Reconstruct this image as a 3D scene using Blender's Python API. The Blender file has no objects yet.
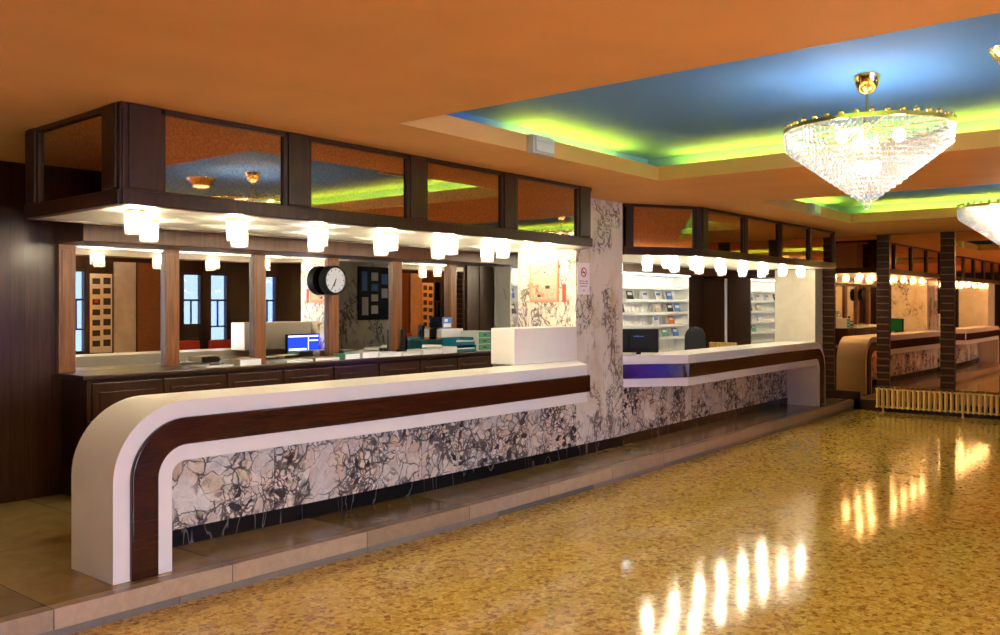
import bpy, bmesh, math, random
from mathutils import Vector, Matrix
C = bpy.context.scene.collection
PI = math.pi
rnd = random.Random(7)

# ------------------------------------------------------------------ helpers
class MB:
    def __init__(s): s.bm = bmesh.new()
    def _new(s, verts, faces, smooth=False):
        vs = [s.bm.verts.new(v) for v in verts]
        out = []
        for f in faces:
            try:
                fc = s.bm.faces.new([vs[i] for i in f]); fc.smooth = smooth; out.append(fc)
            except ValueError: pass
        return vs, out
    def box(s, x0, x1, y0, y1, z0, z1, bev=0.0, seg=2, M=None):
        x0, x1 = min(x0, x1), max(x0, x1); y0, y1 = min(y0, y1), max(y0, y1); z0, z1 = min(z0, z1), max(z0, z1)
        V = [(x0,y0,z0),(x1,y0,z0),(x1,y1,z0),(x0,y1,z0),(x0,y0,z1),(x1,y0,z1),(x1,y1,z1),(x0,y1,z1)]
        F = [(3,2,1,0),(4,5,6,7),(0,1,5,4),(1,2,6,5),(2,3,7,6),(3,0,4,7)]
        vs, fs = s._new(V, F)
        if bev > 0:
            es = list({e for f in fs for e in f.edges})
            r = bmesh.ops.bevel(s.bm, geom=es, offset=bev, segments=seg, affect='EDGES', profile=0.5)
            vs = list({v for f in r['faces'] for v in f.verts} | {v for v in vs if v.is_valid})
        if M is not None:
            for v in vs:
                if v.is_valid: v.co = M @ v.co
        return s
    def prism(s, pts, axis, a, b, smooth=False, bev=0.0):
        """pts: 2-D polygon; axis 'x','y','z' extruded from a to b"""
        def mk(p, t):
            return {'x': (t,p[0],p[1]), 'y': (p[0],t,p[1]), 'z': (p[0],p[1],t)}[axis]
        n = len(pts)
        V = [mk(p,a) for p in pts] + [mk(p,b) for p in pts]
        F = [tuple(range(n))[::-1], tuple(range(n,2*n))] + [(i,(i+1)%n,n+(i+1)%n,n+i) for i in range(n)]
        vs, fs = s._new(V, F)
        if smooth:
            for f in fs[2:]: f.smooth = True
        if bev:
            es = list({e for f in fs[:2] for e in f.edges})
            bmesh.ops.bevel(s.bm, geom=es, offset=bev, segments=2, affect='EDGES', profile=.5)
        return s
    def cyl(s, p0, p1, r0, r1=None, n=16, caps=True, smooth=True):
        r1 = r0 if r1 is None else r1
        p0, p1 = Vector(p0), Vector(p1); d = (p1-p0).normalized()
        u = d.orthogonal().normalized(); w = d.cross(u)
        V = []
        for p, r in ((p0,r0),(p1,r1)):
            for i in range(n):
                a = 2*PI*i/n; V.append(p + (u*math.cos(a)+w*math.sin(a))*r)
        F = [(i,(i+1)%n,n+(i+1)%n,n+i) for i in range(n)]
        vs, fs = s._new(V, F, smooth)
        if caps:
            for k in (list(range(n))[::-1], list(range(n,2*n))):
                s.bm.faces.new([vs[i] for i in k])
        return s
    def tube(s, pts, r, n=8):
        for a, b in zip(pts[:-1], pts[1:]): s.cyl(a, b, r, n=n)
        for p in pts[1:-1]: s.ball(p, r, 6, 8)
        return s
    def lathe(s, prof, c=(0,0,0), n=32, axis='z', smooth=True):
        """prof: (r, h) list"""
        V, F = [], []
        m = len(prof)
        for i in range(n):
            a = 2*PI*i/n
            for r, h in prof:
                x, y, z = r*math.cos(a), r*math.sin(a), h
                if axis == 'y': x, y, z = x, h, y
                if axis == 'x': x, y, z = h, x, y
                V.append((c[0]+x, c[1]+y, c[2]+z))
        for i in range(n):
            j = (i+1)%n
            for k in range(m-1):
                F.append((i*m+k, j*m+k, j*m+k+1, i*m+k+1))
        s._new(V, F, smooth)
        return s
    def ball(s, c, r, nu=8, nv=12, sz=1.0):
        prof = [(max(1e-5, r*math.sin(PI*k/nu)), -r*sz*math.cos(PI*k/nu)) for k in range(nu+1)]
        return s.lathe(prof, c, nv)
    def rot(s, M):
        bmesh.ops.transform(s.bm, matrix=M, verts=s.bm.verts); return s
    def bow(s):
        for v in s.bm.verts: v.co.y += BOW(v.co.x)
        return s

def wloc(o):
    l = Vector((0,0,0))
    while o is not None: l = l + o.location; o = o.parent
    return l
def obj(name, mb, mat, parent=None, label=None, kind=None):
    bm = mb.bm
    if parent is not None:
        bmesh.ops.translate(bm, verts=bm.verts, vec=-wloc(parent))
    bmesh.ops.remove_doubles(bm, verts=bm.verts, dist=1e-6)
    bmesh.ops.recalc_face_normals(bm, faces=bm.faces)
    for e in bm.edges:
        if len(e.link_faces) == 2 and e.calc_face_angle(0) > math.radians(42): e.smooth = False
    me = bpy.data.meshes.new(name); bm.to_mesh(me); bm.free()
    o = bpy.data.objects.new(name, me); C.objects.link(o)
    me.materials.append(mat)
    if parent is not None: o.parent = parent
    if label: o['label'] = label
    if kind: o['kind'] = kind
    return o
def thing(name, label, cat, loc=(0,0,0), group=None, kind=None):
    o = bpy.data.objects.new(name, None); C.objects.link(o); o.location = loc; o.empty_display_size = .1
    o['label'] = label; o['category'] = cat
    if group: o['group'] = group
    if kind: o['kind'] = kind
    return o
def tag(o, label, cat, group=None, kind=None):
    o['label'] = label; o['category'] = cat
    if group: o['group'] = group
    if kind: o['kind'] = kind
    return o
def struct(name, mb, mat, parent=None, label=None):
    o = obj(name, mb, mat, parent)
    if parent is None: o['kind'] = 'structure'
    if label: o['label'] = label
    return o
KIDS = {}
def dup(root, loc, label, group=None, rz=None):
    r = root.copy(); C.objects.link(r); r.location = loc; r['label'] = label
    if group: r['group'] = group
    if rz is not None: r.rotation_euler.z = rz
    for ch in [o for o in C.objects if o.parent is root]:
        c = ch.copy(); C.objects.link(c); c.parent = r
        for g in [o for o in C.objects if o.parent is ch]:
            d = g.copy(); C.objects.link(d); d.parent = c
    return r
BOWP = [(-3,.06),(2,.03),(3.3,0),(5,-.07),(7,-.085),(9.3,-.05),(12,.03),(15,.1),(17,.13)]
def BOW(x):
    if x <= BOWP[0][0]: return BOWP[0][1]
    for i,((x0,y0),(x1,y1)) in enumerate(zip(BOWP[:-1], BOWP[1:])):
        if x0 <= x <= x1:
            t = (x-x0)/(x1-x0)
            pm = BOWP[max(0,i-1)]; pn = BOWP[min(len(BOWP)-1,i+2)]
            m0 = (y1-pm[1])/(x1-pm[0]); m1 = (pn[1]-y0)/(pn[0]-x0); h = x1-x0
            return (2*t**3-3*t*t+1)*y0+(t**3-2*t*t+t)*h*m0+(-2*t**3+3*t*t)*y1+(t**3-t*t)*h*m1
    return BOWP[-1][1]

# ------------------------------------------------------------------ materials
def mat(name):
    m = bpy.data.materials.new(name); m.use_nodes = True
    nt = m.node_tree; b = nt.nodes['Principled BSDF']
    return m, nt, b
def setb(b, col=None, rough=None, metal=None, spec=None, coat=None, emis=None, estr=None, coatr=None):
    if col is not None: b.inputs['Base Color'].default_value = (*col, 1)
    if rough is not None: b.inputs['Roughness'].default_value = rough
    if metal is not None: b.inputs['Metallic'].default_value = metal
    if spec is not None: b.inputs['Specular IOR Level'].default_value = spec
    if coat is not None: b.inputs['Coat Weight'].default_value = coat
    if coatr is not None: b.inputs['Coat Roughness'].default_value = coatr
    if emis is not None:
        b.inputs['Emission Color'].default_value = (*emis, 1); b.inputs['Emission Strength'].default_value = estr
def N(nt, typ, ins=None, **props):
    n = nt.nodes.new(typ)
    for k, v in props.items(): setattr(n, k, v)
    for k, v in (ins or {}).items():
        if isinstance(v, bpy.types.NodeSocket): nt.links.new(v, n.inputs[k])
        else: n.inputs[k].default_value = v
    return n
def ramp(nt, fac, stops, interp='LINEAR'):
    n = nt.nodes.new('ShaderNodeValToRGB'); n.color_ramp.interpolation = interp
    e = n.color_ramp.elements
    while len(e) < len(stops): e.new(.5)
    for i, (p, c) in enumerate(stops):
        e[i].position = p; e[i].color = (*c, 1) if len(c) == 3 else c
    nt.links.new(fac, n.inputs[0]); return n.outputs[0]
def mix(nt, f, a, b, typ='MIX'):
    n = nt.nodes.new('ShaderNodeMix'); n.data_type = 'RGBA'; n.blend_type = typ
    for k, v in ((0, f), (6, a), (7, b)):
        if isinstance(v, bpy.types.NodeSocket): nt.links.new(v, n.inputs[k])
        else: n.inputs[k].default_value = (*v, 1) if isinstance(v, tuple) and len(v) == 3 else v
    return n.outputs[2]
def mth(nt, op, a, b=0.0, clamp=False):
    n = nt.nodes.new('ShaderNodeMath'); n.operation = op; n.use_clamp = clamp
    for k, v in ((0, a), (1, b)):
        if isinstance(v, bpy.types.NodeSocket): nt.links.new(v, n.inputs[k])
        else: n.inputs[k].default_value = v
    return n.outputs[0]
def coords(nt, scale=(1,1,1), rot=(0,0,0), loc=(0,0,0)):
    tc = N(nt, 'ShaderNodeTexCoord')
    mp = N(nt, 'ShaderNodeMapping', {0: tc.outputs['Object']})
    mp.inputs['Scale'].default_value = scale; mp.inputs['Rotation'].default_value = rot; mp.inputs['Location'].default_value = loc
    return mp.outputs[0]
def simple(name, col, rough=.5, metal=0, spec=.5, coat=0, noise=.0, nscale=8, emis=None, estr=0):
    m, nt, b = mat(name); setb(b, col, rough, metal, spec, coat, emis, estr)
    if noise:
        c = coords(nt)
        n = N(nt, 'ShaderNodeTexNoise', {0: c, 'Scale': nscale, 'Detail': 4.0})
        lo = tuple(x*(1-noise) for x in col); hi = tuple(min(1,x*(1+noise)) for x in col)
        nt.links.new(ramp(nt, n.outputs[0], [(.3, lo), (.7, hi)]), b.inputs['Base Color'])
    return m
def emit(name, col, s):
    m = bpy.data.materials.new(name); m.use_nodes = True; nt = m.node_tree
    nt.nodes.clear(); o = nt.nodes.new('ShaderNodeOutputMaterial')
    e = N(nt, 'ShaderNodeEmission', {0: (*col, 1), 1: s}); nt.links.new(e.outputs[0], o.inputs[0]); return m
def bump(nt, b, h, strength=.3, dist=.01):
    n = N(nt, 'ShaderNodeBump', {'Strength': strength, 'Distance': dist, 'Height': h})
    nt.links.new(n.outputs[0], b.inputs['Normal'])

def wood(name, dark, light, rough=.3, coat=.5, vertical=True, plank=0.0, sc=1.0):
    m, nt, b = mat(name); setb(b, None, rough, coat=coat, coatr=.12, spec=.38)
    st = (14*sc,14*sc,.9*sc) if vertical else (.9*sc,14*sc,14*sc)
    c = coords(nt, st)
    n = N(nt, 'ShaderNodeTexNoise', {0: c, 'Scale': 2.2, 'Detail': 7.0, 'Roughness': .62, 'Distortion': .35})
    c2 = coords(nt, (st[0]*5, st[1]*5, st[2]*2) if vertical else (st[0]*2, st[1]*5, st[2]*5))
    n2 = N(nt, 'ShaderNodeTexNoise', {0: c2, 'Scale': 2.0, 'Detail': 3.0})
    col = ramp(nt, n.outputs[0], [(.3, dark), (.72, light)])
    col = mix(nt, .35, col, ramp(nt, n2.outputs[0], [(.35, tuple(x*.55 for x in dark)), (.65, light)]))
    if plank:
        tc = N(nt, 'ShaderNodeTexCoord'); sx = N(nt, 'ShaderNodeSeparateXYZ', {0: tc.outputs['Object']})
        t = mth(nt, 'FRACT', mth(nt, 'DIVIDE', mth(nt, 'ADD', sx.outputs[0], sx.outputs[1]), plank))
        g = mth(nt, 'LESS_THAN', t, .04)
        col = mix(nt, g, col, tuple(x*.25 for x in dark))
        bump(nt, b, mth(nt, 'SUBTRACT', 1.0, g), .5, .006)
    nt.links.new(col, b.inputs['Base Color']); return m

def breccia(name, scale=(1,1,1), rot=(0,0,0), k=1.0, veined=1.0, tint=(1,1,1), loc=(0,0,0), slab=0, calm=.5):
    m, nt, b = mat(name); setb(b, None, .16, spec=.5)
    c = coords(nt, tuple(k*x for x in scale), rot, loc)
    if slab:
        # each slab is cut from another place of the block
        tc = N(nt, 'ShaderNodeTexCoord'); sx = N(nt, 'ShaderNodeSeparateXYZ', {0: tc.outputs['Object']})
        q = mth(nt, 'DIVIDE', mth(nt,'ADD',sx.outputs[0],3.0), slab)
        kk = mth(nt, 'FLOOR', q)
        off = N(nt, 'ShaderNodeCombineXYZ', {0: mth(nt,'MULTIPLY',kk,3.17), 1: mth(nt,'MULTIPLY',kk,5.3), 2: mth(nt,'MULTIPLY',kk,1.7)})
        c = N(nt, 'ShaderNodeVectorMath', {0: c, 1: off.outputs[0]}, operation='ADD').outputs[0]
    def warp(v, sc, amt, det=3.0):
        n = N(nt, 'ShaderNodeTexNoise', {0: v, 'Scale': sc, 'Detail': det, 'Roughness': .6})
        d = N(nt, 'ShaderNodeVectorMath', {0: n.outputs[1], 1: (.5,.5,.5)}, operation='SUBTRACT')
        d = N(nt, 'ShaderNodeVectorMath', {0: d.outputs[0], 'Scale': amt}, operation='SCALE')
        return N(nt, 'ShaderNodeVectorMath', {0: v, 1: d.outputs[0]}, operation='ADD').outputs[0]
    w1 = warp(c, 2.6, .28); w2 = warp(w1, 13.0, .065, 5.0)
    T = lambda *c: tuple(a*b for a, b in zip(c, tint))
    dk = T(.05,.042,.047)
    def vor(v, sc):
        e = N(nt, 'ShaderNodeTexVoronoi', {0: v, 'Scale': sc}, feature='DISTANCE_TO_EDGE')
        f = N(nt, 'ShaderNodeTexVoronoi', {0: v, 'Scale': sc}, feature='F1')
        return e.outputs[0], N(nt, 'ShaderNodeSeparateXYZ', {0: f.outputs['Color']}).outputs[0]
    eb, kb = vor(w2, 3.6); em, km = vor(w2, 8.5); es_, ks = vor(w2, 19.0)
    clast = [(0,T(.55,.48,.44)),(.18,T(.82,.76,.64)),(.36,T(.68,.62,.58)),(.52,T(.84,.70,.48)),(.68,T(.80,.76,.70)),(.84,T(.90,.86,.78)),(1,T(.74,.50,.33))]
    cb, cm, cs = ramp(nt, kb, clast), ramp(nt, km, clast), ramp(nt, ks, clast)
    mot = N(nt, 'ShaderNodeTexNoise', {0: w2, 'Scale': 7.0, 'Detail': 7.0, 'Roughness': .7})
    mm = ramp(nt, mot.outputs[0], [(.32,T(.66,.60,.55)),(.62,T(1,.98,.94))])
    # where the block is shattered and where it stayed whole
    br = N(nt, 'ShaderNodeTexNoise', {0: c, 'Scale': 2.1, 'Detail': 3.0, 'Roughness': .55}).outputs[0]
    shat = ramp(nt, br, [(calm-.05,(0,0,0)),(calm+.05,(1,1,1))])
    shat2 = ramp(nt, br, [(calm+.03,(0,0,0)),(calm+.14,(1,1,1))])
    cs = mix(nt, mth(nt,'LESS_THAN',ks,.14), cs, dk)
    col = mix(nt, shat, cb, cm); col = mix(nt, shat2, col, cs)
    col = mix(nt, .8, col, mm, 'MULTIPLY')
    vn = N(nt, 'ShaderNodeTexNoise', {0: c, 'Scale': 5.0, 'Detail': 3.0}).outputs[0]
    thick = ramp(nt, vn, [(.38,(0,0,0)),(.68,(1,1,1))])
    def line(e, lo, hi, m_):
        t = mth(nt, 'ADD', mth(nt, 'MULTIPLY', thick, hi-lo), lo)
        l = mth(nt, 'SUBTRACT', 1.0, mth(nt, 'DIVIDE', e, t), True)
        l = mth(nt, 'MULTIPLY', mth(nt, 'MULTIPLY', l, 2.2, True), m_) 
        return l
    L1 = line(eb, .008, .042, .8*veined)
    L2 = mth(nt, 'MULTIPLY', line(em, .025, .12, .9*veined), shat)
    L3 = mth(nt, 'MULTIPLY', line(es_, .04, .2, .85*veined), shat2)
    L = mth(nt, 'MAXIMUM', L1, mth(nt, 'MAXIMUM', L2, L3))
    col = mix(nt, L, col, dk)
    fine = N(nt, 'ShaderNodeTexNoise', {0: c, 'Scale': 4.5, 'Detail': 8.0, 'Roughness': .7, 'Distortion': 1.2})
    fv = ramp(nt, mth(nt, 'ABSOLUTE', mth(nt, 'SUBTRACT', fine.outputs[0], .5)), [(0,(1,1,1)),(.010,(0,0,0))])
    col = mix(nt, mth(nt,'MULTIPLY',fv,.4*veined), col, T(.16,.13,.14))
    if slab:
        g = mth(nt, 'LESS_THAN', mth(nt, 'FRACT', q), .004)
        col = mix(nt, mth(nt,'MULTIPLY',g,.7), col, (.05,.045,.04))
    nt.links.new(col, b.inputs['Base Color']); return m

def streaked(name):
    m, nt, b = mat(name); setb(b, None, .18)
    c = coords(nt, (1.5,1.5,1.0), (.3,.35,.1), (.6,.2,.35))
    n0 = N(nt, 'ShaderNodeTexNoise', {0: c, 'Scale': 1.6, 'Detail': 6.0, 'Roughness': .6, 'Distortion': .5})
    col = ramp(nt, n0.outputs[0], [(.32,(.62,.46,.28)),(.45,(.74,.67,.54)),(.58,(.80,.75,.65)),(.72,(.74,.57,.36))])
    pm = N(nt, 'ShaderNodeTexNoise', {0: c, 'Scale': 1.25, 'Detail': 4.0, 'Roughness': .6}).outputs[0]
    for sc, wid, lo, hi, k, d in ((2.0,.026,.42,.52,.85,1.3),(4.4,.045,.51,.58,.95,1.8)):
        f = N(nt, 'ShaderNodeTexNoise', {0: c, 'Scale': sc, 'Detail': 4.0, 'Roughness': .6, 'Distortion': d})
        fv = ramp(nt, mth(nt, 'ABSOLUTE', mth(nt, 'SUBTRACT', f.outputs[0], .5)), [(wid*.4,(1,1,1)),(wid,(0,0,0))])
        mk = ramp(nt, pm, [(lo,(0,0,0)),(hi,(1,1,1))])
        col = mix(nt, mth(nt,'MULTIPLY',mth(nt,'MULTIPLY',fv,mk),k), col, (.10,.075,.07))
    gm = ramp(nt, pm, [(.5,(0,0,0)),(.7,(1,1,1))])
    col = mix(nt, mth(nt,'MULTIPLY',gm,.35), col, (.45,.38,.34))
    nt.links.new(col, b.inputs['Base Color']); return m

def slabstone(name, c0, c1, rough, joint=0, jax=0, scale=6, veins=.0):
    m, nt, b = mat(name); setb(b, None, rough, spec=.5)
    c = coords(nt)
    n = N(nt, 'ShaderNodeTexNoise', {0: c, 'Scale': scale, 'Detail': 7.0, 'Roughness': .65, 'Distortion': .6})
    col = ramp(nt, n.outputs[0], [(.3, c0), (.7, c1)])
    f = N(nt, 'ShaderNodeTexNoise', {0: c, 'Scale': 3.0, 'Detail': 8.0, 'Roughness': .7, 'Distortion': 1.5})
    fv = ramp(nt, mth(nt, 'ABSOLUTE', mth(nt, 'SUBTRACT', f.outputs[0], .5)), [(0,(1,1,1)),(.01,(0,0,0))])
    col = mix(nt, mth(nt,'MULTIPLY',fv,veins), col, tuple(x*.35 for x in c0))
    if joint:
        tc = N(nt, 'ShaderNodeTexCoord'); sx = N(nt, 'ShaderNodeSeparateXYZ', {0: tc.outputs['Object']})
        q = mth(nt, 'DIVIDE', sx.outputs[jax], joint)
        k = N(nt, 'ShaderNodeTexWhiteNoise', {1: mth(nt,'FLOOR',q)}, noise_dimensions='1D')
        col = mix(nt, .55, col, ramp(nt, k.outputs[0], [(0,tuple(x*.9 for x in c0)),(.5,(.36,.27,.19)),(1,c1)]))
        g = mth(nt, 'LESS_THAN', mth(nt, 'FRACT', q), .006/joint)
        col = mix(nt, g, col, (.07,.05,.035))
    nt.links.new(col, b.inputs['Base Color']); return m

def mirror(name, col, rough=.01, grain=0):
    m, nt, b = mat(name); setb(b, col, rough, metal=1.0)
    if grain:
        c = coords(nt, (1,1,1))
        n = N(nt, 'ShaderNodeTexNoise', {0: c, 'Scale': 60.0, 'Detail': 3.0})
        n2 = N(nt, 'ShaderNodeTexNoise', {0: coords(nt,(20,20,160)), 'Scale': 2.0, 'Detail': 2.0})
        f = mth(nt, 'ADD', mth(nt,'MULTIPLY',n.outputs[0],.6), mth(nt,'MULTIPLY',n2.outputs[0],.4))
        nt.links.new(ramp(nt, f, [(.35, tuple(x*(1-grain) for x in col)), (.65, tuple(min(1,x*(1+grain)) for x in col))]), b.inputs['Base Color'])
    return m

# floor: polished gold and brown terrazzo
def terrazzo():
    m, nt, b = mat('terrazzo'); setb(b, None, .085, spec=.55)
    c = coords(nt)
    dn = N(nt, 'ShaderNodeTexNoise', {0: c, 'Scale': 30.0, 'Detail': 2.0})
    dd = N(nt, 'ShaderNodeVectorMath', {0: dn.outputs[1], 'Scale': .025}, operation='SCALE')
    cc = N(nt, 'ShaderNodeVectorMath', {0: c, 1: dd.outputs[0]}, operation='ADD').outputs[0]
    v = N(nt, 'ShaderNodeTexVoronoi', {0: cc, 'Scale': 27.0}, feature='F1')
    s = N(nt, 'ShaderNodeSeparateXYZ', {0: v.outputs['Color']})
    chips = ramp(nt, s.outputs[0], [(0,(.36,.18,.026)),(.18,(.47,.26,.035)),(.34,(.66,.42,.06)),(.6,(.82,.56,.10)),(.85,(.90,.66,.16)),(1,(.70,.45,.07))])
    v2 = N(nt, 'ShaderNodeTexVoronoi', {0: cc, 'Scale': 75.0}, feature='F1')
    s2 = N(nt, 'ShaderNodeSeparateXYZ', {0: v2.outputs['Color']})
    fine = ramp(nt, s2.outputs[0], [(0,(.40,.22,.03)),(.4,(.68,.44,.07)),(1,(.86,.60,.12))])
    e = N(nt, 'ShaderNodeTexVoronoi', {0: cc, 'Scale': 27.0}, feature='DISTANCE_TO_EDGE')
    col = mix(nt, ramp(nt, e.outputs[0], [(.05,(1,1,1)),(.12,(0,0,0))]), chips, fine)
    big = N(nt, 'ShaderNodeTexNoise', {0: c, 'Scale': .9, 'Detail': 3.0})
    col = mix(nt, .5, col, ramp(nt, big.outputs[0], [(.3,(.72,.68,.6)),(.7,(1,1,1))]), 'MULTIPLY')
    sx = N(nt, 'ShaderNodeSeparateXYZ', {0: c})
    jx = mth(nt, 'LESS_THAN', mth(nt,'FRACT',mth(nt,'DIVIDE',sx.outputs[0],2.4)), .0016)
    jy = mth(nt, 'LESS_THAN', mth(nt,'FRACT',mth(nt,'DIVIDE',sx.outputs[1],2.4)), .0016)
    col = mix(nt, mth(nt,'MULTIPLY',mth(nt,'MAXIMUM',jx,jy),.5), col, (.15,.09,.03))
    rn = N(nt, 'ShaderNodeTexNoise', {0: c, 'Scale': 3.0, 'Detail': 4.0})
    nt.links.new(ramp(nt, rn.outputs[0], [(.3,(.07,)*3),(.7,(.12,)*3)]), b.inputs['Roughness'])
    nt.links.new(col, b.inputs['Base Color']); return m

M = {}
M['terrazzo'] = terrazzo()
M['ceil'] = simple('orange_plaster', (.81,.43,.135), .75, noise=.05, nscale=2.0)
M['coffer'] = simple('blue_plaster', (.10,.29,.72), .8)
M['wood_wall'] = wood('dark_wood_wall', (.019,.0062,.0018), (.064,.022,.006), .28, .05, plank=.115)
M['wood_dark'] = wood('dark_wood', (.021,.0072,.0020), (.068,.024,.0065), .34, .0)
M['wood_post'] = wood('brown_wood_post', (.13,.043,.010), (.31,.122,.032), .34, .05)
M['wood_band'] = wood('mahogany', (.028,.0065,.0025), (.048,.012,.004), .18, .2, vertical=False)
M['wood_leg'] = M['wood_band']
M['cabinet'] = wood('dark_cabinet_wood', (.017,.006,.0025), (.060,.021,.0075), .3, .1)
M['white'] = simple('cream_laminate', (.80,.77,.72), .3, coat=.25, noise=.02)
M['soffit'] = simple('white_soffit', (.56,.545,.48), .35)
M['breccia'] = breccia('breccia_marble', slab=1.56, calm=.40)
M['column'] = streaked('column_marble')
M['colcream'] = slabstone('cream_marble', (.76,.69,.53), (.88,.82,.67), .25, veins=.06, scale=4)
M['black'], nt, b = mat('black_marble'); setb(b, None, .25, spec=.25)
f = N(nt, 'ShaderNodeTexNoise', {0: coords(nt,(1.2,1.2,.25),(0,.9,0)), 'Scale': 2.6, 'Detail': 3.0, 'Distortion': .8})
nt.links.new(ramp(nt, mth(nt, 'ABSOLUTE', mth(nt, 'SUBTRACT', f.outputs[0], .5)), [(0,(.16,.15,.14)),(.006,(.008,.008,.008))]), b.inputs['Base Color'])
M['tread'] = slabstone('tread_stone', (.15,.092,.02), (.38,.255,.075), .16, joint=1.12, jax=0, scale=5, veins=.35)
M['riser'] = slabstone('pink_stone', (.29,.205,.115), (.49,.375,.235), .3, joint=1.12, jax=0, scale=14, veins=.3)
M['kick'] = slabstone('grey_stone', (.12,.118,.09), (.20,.193,.15), .35, joint=1.5, jax=0, scale=10, veins=.2)
M['bronze'] = mirror('bronze_mirror', (.52,.37,.28), .03, .3)
M['clear'] = mirror('silver_mirror', (.86,.84,.78), .006)
M['amber'] = mirror('amber_mirror', (.86,.50,.25), .012)
M['chrome'] = simple('polished_steel', (.8,.8,.8), .18, 1.0)
M['brass'] = simple('brass', (.95,.68,.26), .16, 1.0)
M['lampcore'] = emit('lamp_light', (1.0,.84,.58), 110.0)
M['bulb'] = emit('bulb_light', (1.0,.88,.70), 85.0); M['bulb_low'] = emit('low_bulb_light', (1.0,.88,.70), 24.0)
M['tube'] = emit('green_tube_light', (1.0,.80,.02), 34.0)
M['goldlamp'] = emit('gold_lamp_glass', (1.0,.72,.28), 2.2)
M['paper'] = simple('paper', (.85,.85,.83), .7)
M['screen'] = emit('blue_screen', (.01,.03,.85), 1.6)
M['screenw'] = emit('white_screen', (.55,.7,1.0), 1.8)
M['screeng'] = emit('green_screen', (.02,.16,.04), .25)
M['plastic'] = simple('black_plastic', (.010,.010,.011), .55, spec=.2)
M['fabric'] = simple('black_fabric', (.012,.0125,.013), .85, noise=.3, nscale=90)
M['redp'] = simple('red_print', (.6,.05,.03), .6)
M['orangep'] = simple('orange_print', (.75,.2,.04), .6)
M['teal'] = simple('teal_plastic', (.01,.20,.30), .35)
M['green'] = simple('green_card', (.12,.42,.26), .6)
M['bluep'] = simple('blue_print', (.08,.22,.62), .6)
M['darkp'] = simple('dark_print', (.04,.035,.04), .6)
M['beigep'] = simple('beige_print', (.62,.5,.34), .6)
M['cardb'] = simple('cardboard', (.55,.36,.2), .75, noise=.1)
M['mosaic'] = simple('brown_glass_tile', (.038,.011,.005), .3, spec=.22, noise=.35, nscale=25)
M['grout'] = simple('pale_grout', (.085,.055,.032), .6)
M['radiator'] = simple('cream_radiator_enamel', (.80,.56,.19), .5)
M['rack'] = simple('white_rack', (.90,.91,.87), .4)
M['copper'] = simple('copper_cloth', (.28,.11,.035), .6, noise=.3, nscale=60)
M['frame'] = simple('dark_window_frame', (.03,.014,.008), .35)
M['housing'] = simple('light_housing', (.62,.60,.54), .4)
M['diffuser'] = simple('lamp_diffuser', (.75,.76,.74), .25, spec=.7)
M['clockface'] = simple('clock_face', (.86,.88,.88), .35)
M['upper'] = simple('plaster_warm', (.5,.3,.13), .8)
# crystal: clear beads that let most light through
def crystal(name, tr):
    m = bpy.data.materials.new(name); m.use_nodes = True; nt = m.node_tree; nt.nodes.clear()
    o = nt.nodes.new('ShaderNodeOutputMaterial')
    t = N(nt, 'ShaderNodeBsdfTransparent', {0: (.97,.97,.96,1)})
    g = N(nt, 'ShaderNodeBsdfGlossy', {0: (1,1,1,1), 1: .22})
    d = N(nt, 'ShaderNodeBsdfTranslucent', {0: (.95,.95,.93,1)})
    f = N(nt, 'ShaderNodeBsdfDiffuse', {0: (.95,.95,.93,1)})
    fr = N(nt, 'ShaderNodeFresnel', {0: 1.5})
    a = N(nt, 'ShaderNodeMixShader', {0: .5, 1: d.outputs[0], 2: f.outputs[0]})
    b = N(nt, 'ShaderNodeMixShader', {0: tr, 1: a.outputs[0], 2: t.outputs[0]})
    c = N(nt, 'ShaderNodeMixShader', {0: mth(nt,'MULTIPLY',fr.outputs[0],.55), 1: b.outputs[0], 2: g.outputs[0]})
    nt.links.new(c.outputs[0], o.inputs[0]); return m
M['crystal'] = crystal('crystal', .90)
M['crystal2'] = crystal('crystal_drum', .9)
def glass(name, tr):
    m = bpy.data.materials.new(name); m.use_nodes = True; nt = m.node_tree; nt.nodes.clear()
    o = nt.nodes.new('ShaderNodeOutputMaterial')
    t = N(nt, 'ShaderNodeBsdfTransparent', {0: (*tr,1)}); g = N(nt, 'ShaderNodeBsdfGlossy', {0: (1,1,1,1), 1: .02})
    fr = N(nt, 'ShaderNodeFresnel', {0: 1.45})
    c = N(nt, 'ShaderNodeMixShader', {0: fr.outputs[0], 1: t.outputs[0], 2: g.outputs[0]})
    nt.links.new(c.outputs[0], o.inputs[0]); return m
M['pane'] = glass('window_glass', (.9,.93,.97)); M['greypane'] = glass('grey_tinted_glass', (.20,.24,.34)); M['bluepane'] = glass('added_blue_tint_glass', (.07,.13,.85))  # grey tint dims the mirrored windows; blue tint added for the band's reflection

# ------------------------------------------------------------------ dimensions (metres)
ZP, ZT, ZC = .166, 1.236, 3.07          # platform, counter top, ceiling
YF, YM, YB = 5.15, 5.67, 8.04           # counter front, marble front, back wall
XL, XR, XM = 2.66, 15.13, 16.2          # counter ends, mirror wall
CX0, CX1 = 8.20, 9.19                   # marble column
ZCF = 3.34                              # coffer ceiling
COF = [(4.2,7.75,-1.0,4.32),(10.12,13.55,-1.0,4.32)]

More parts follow.
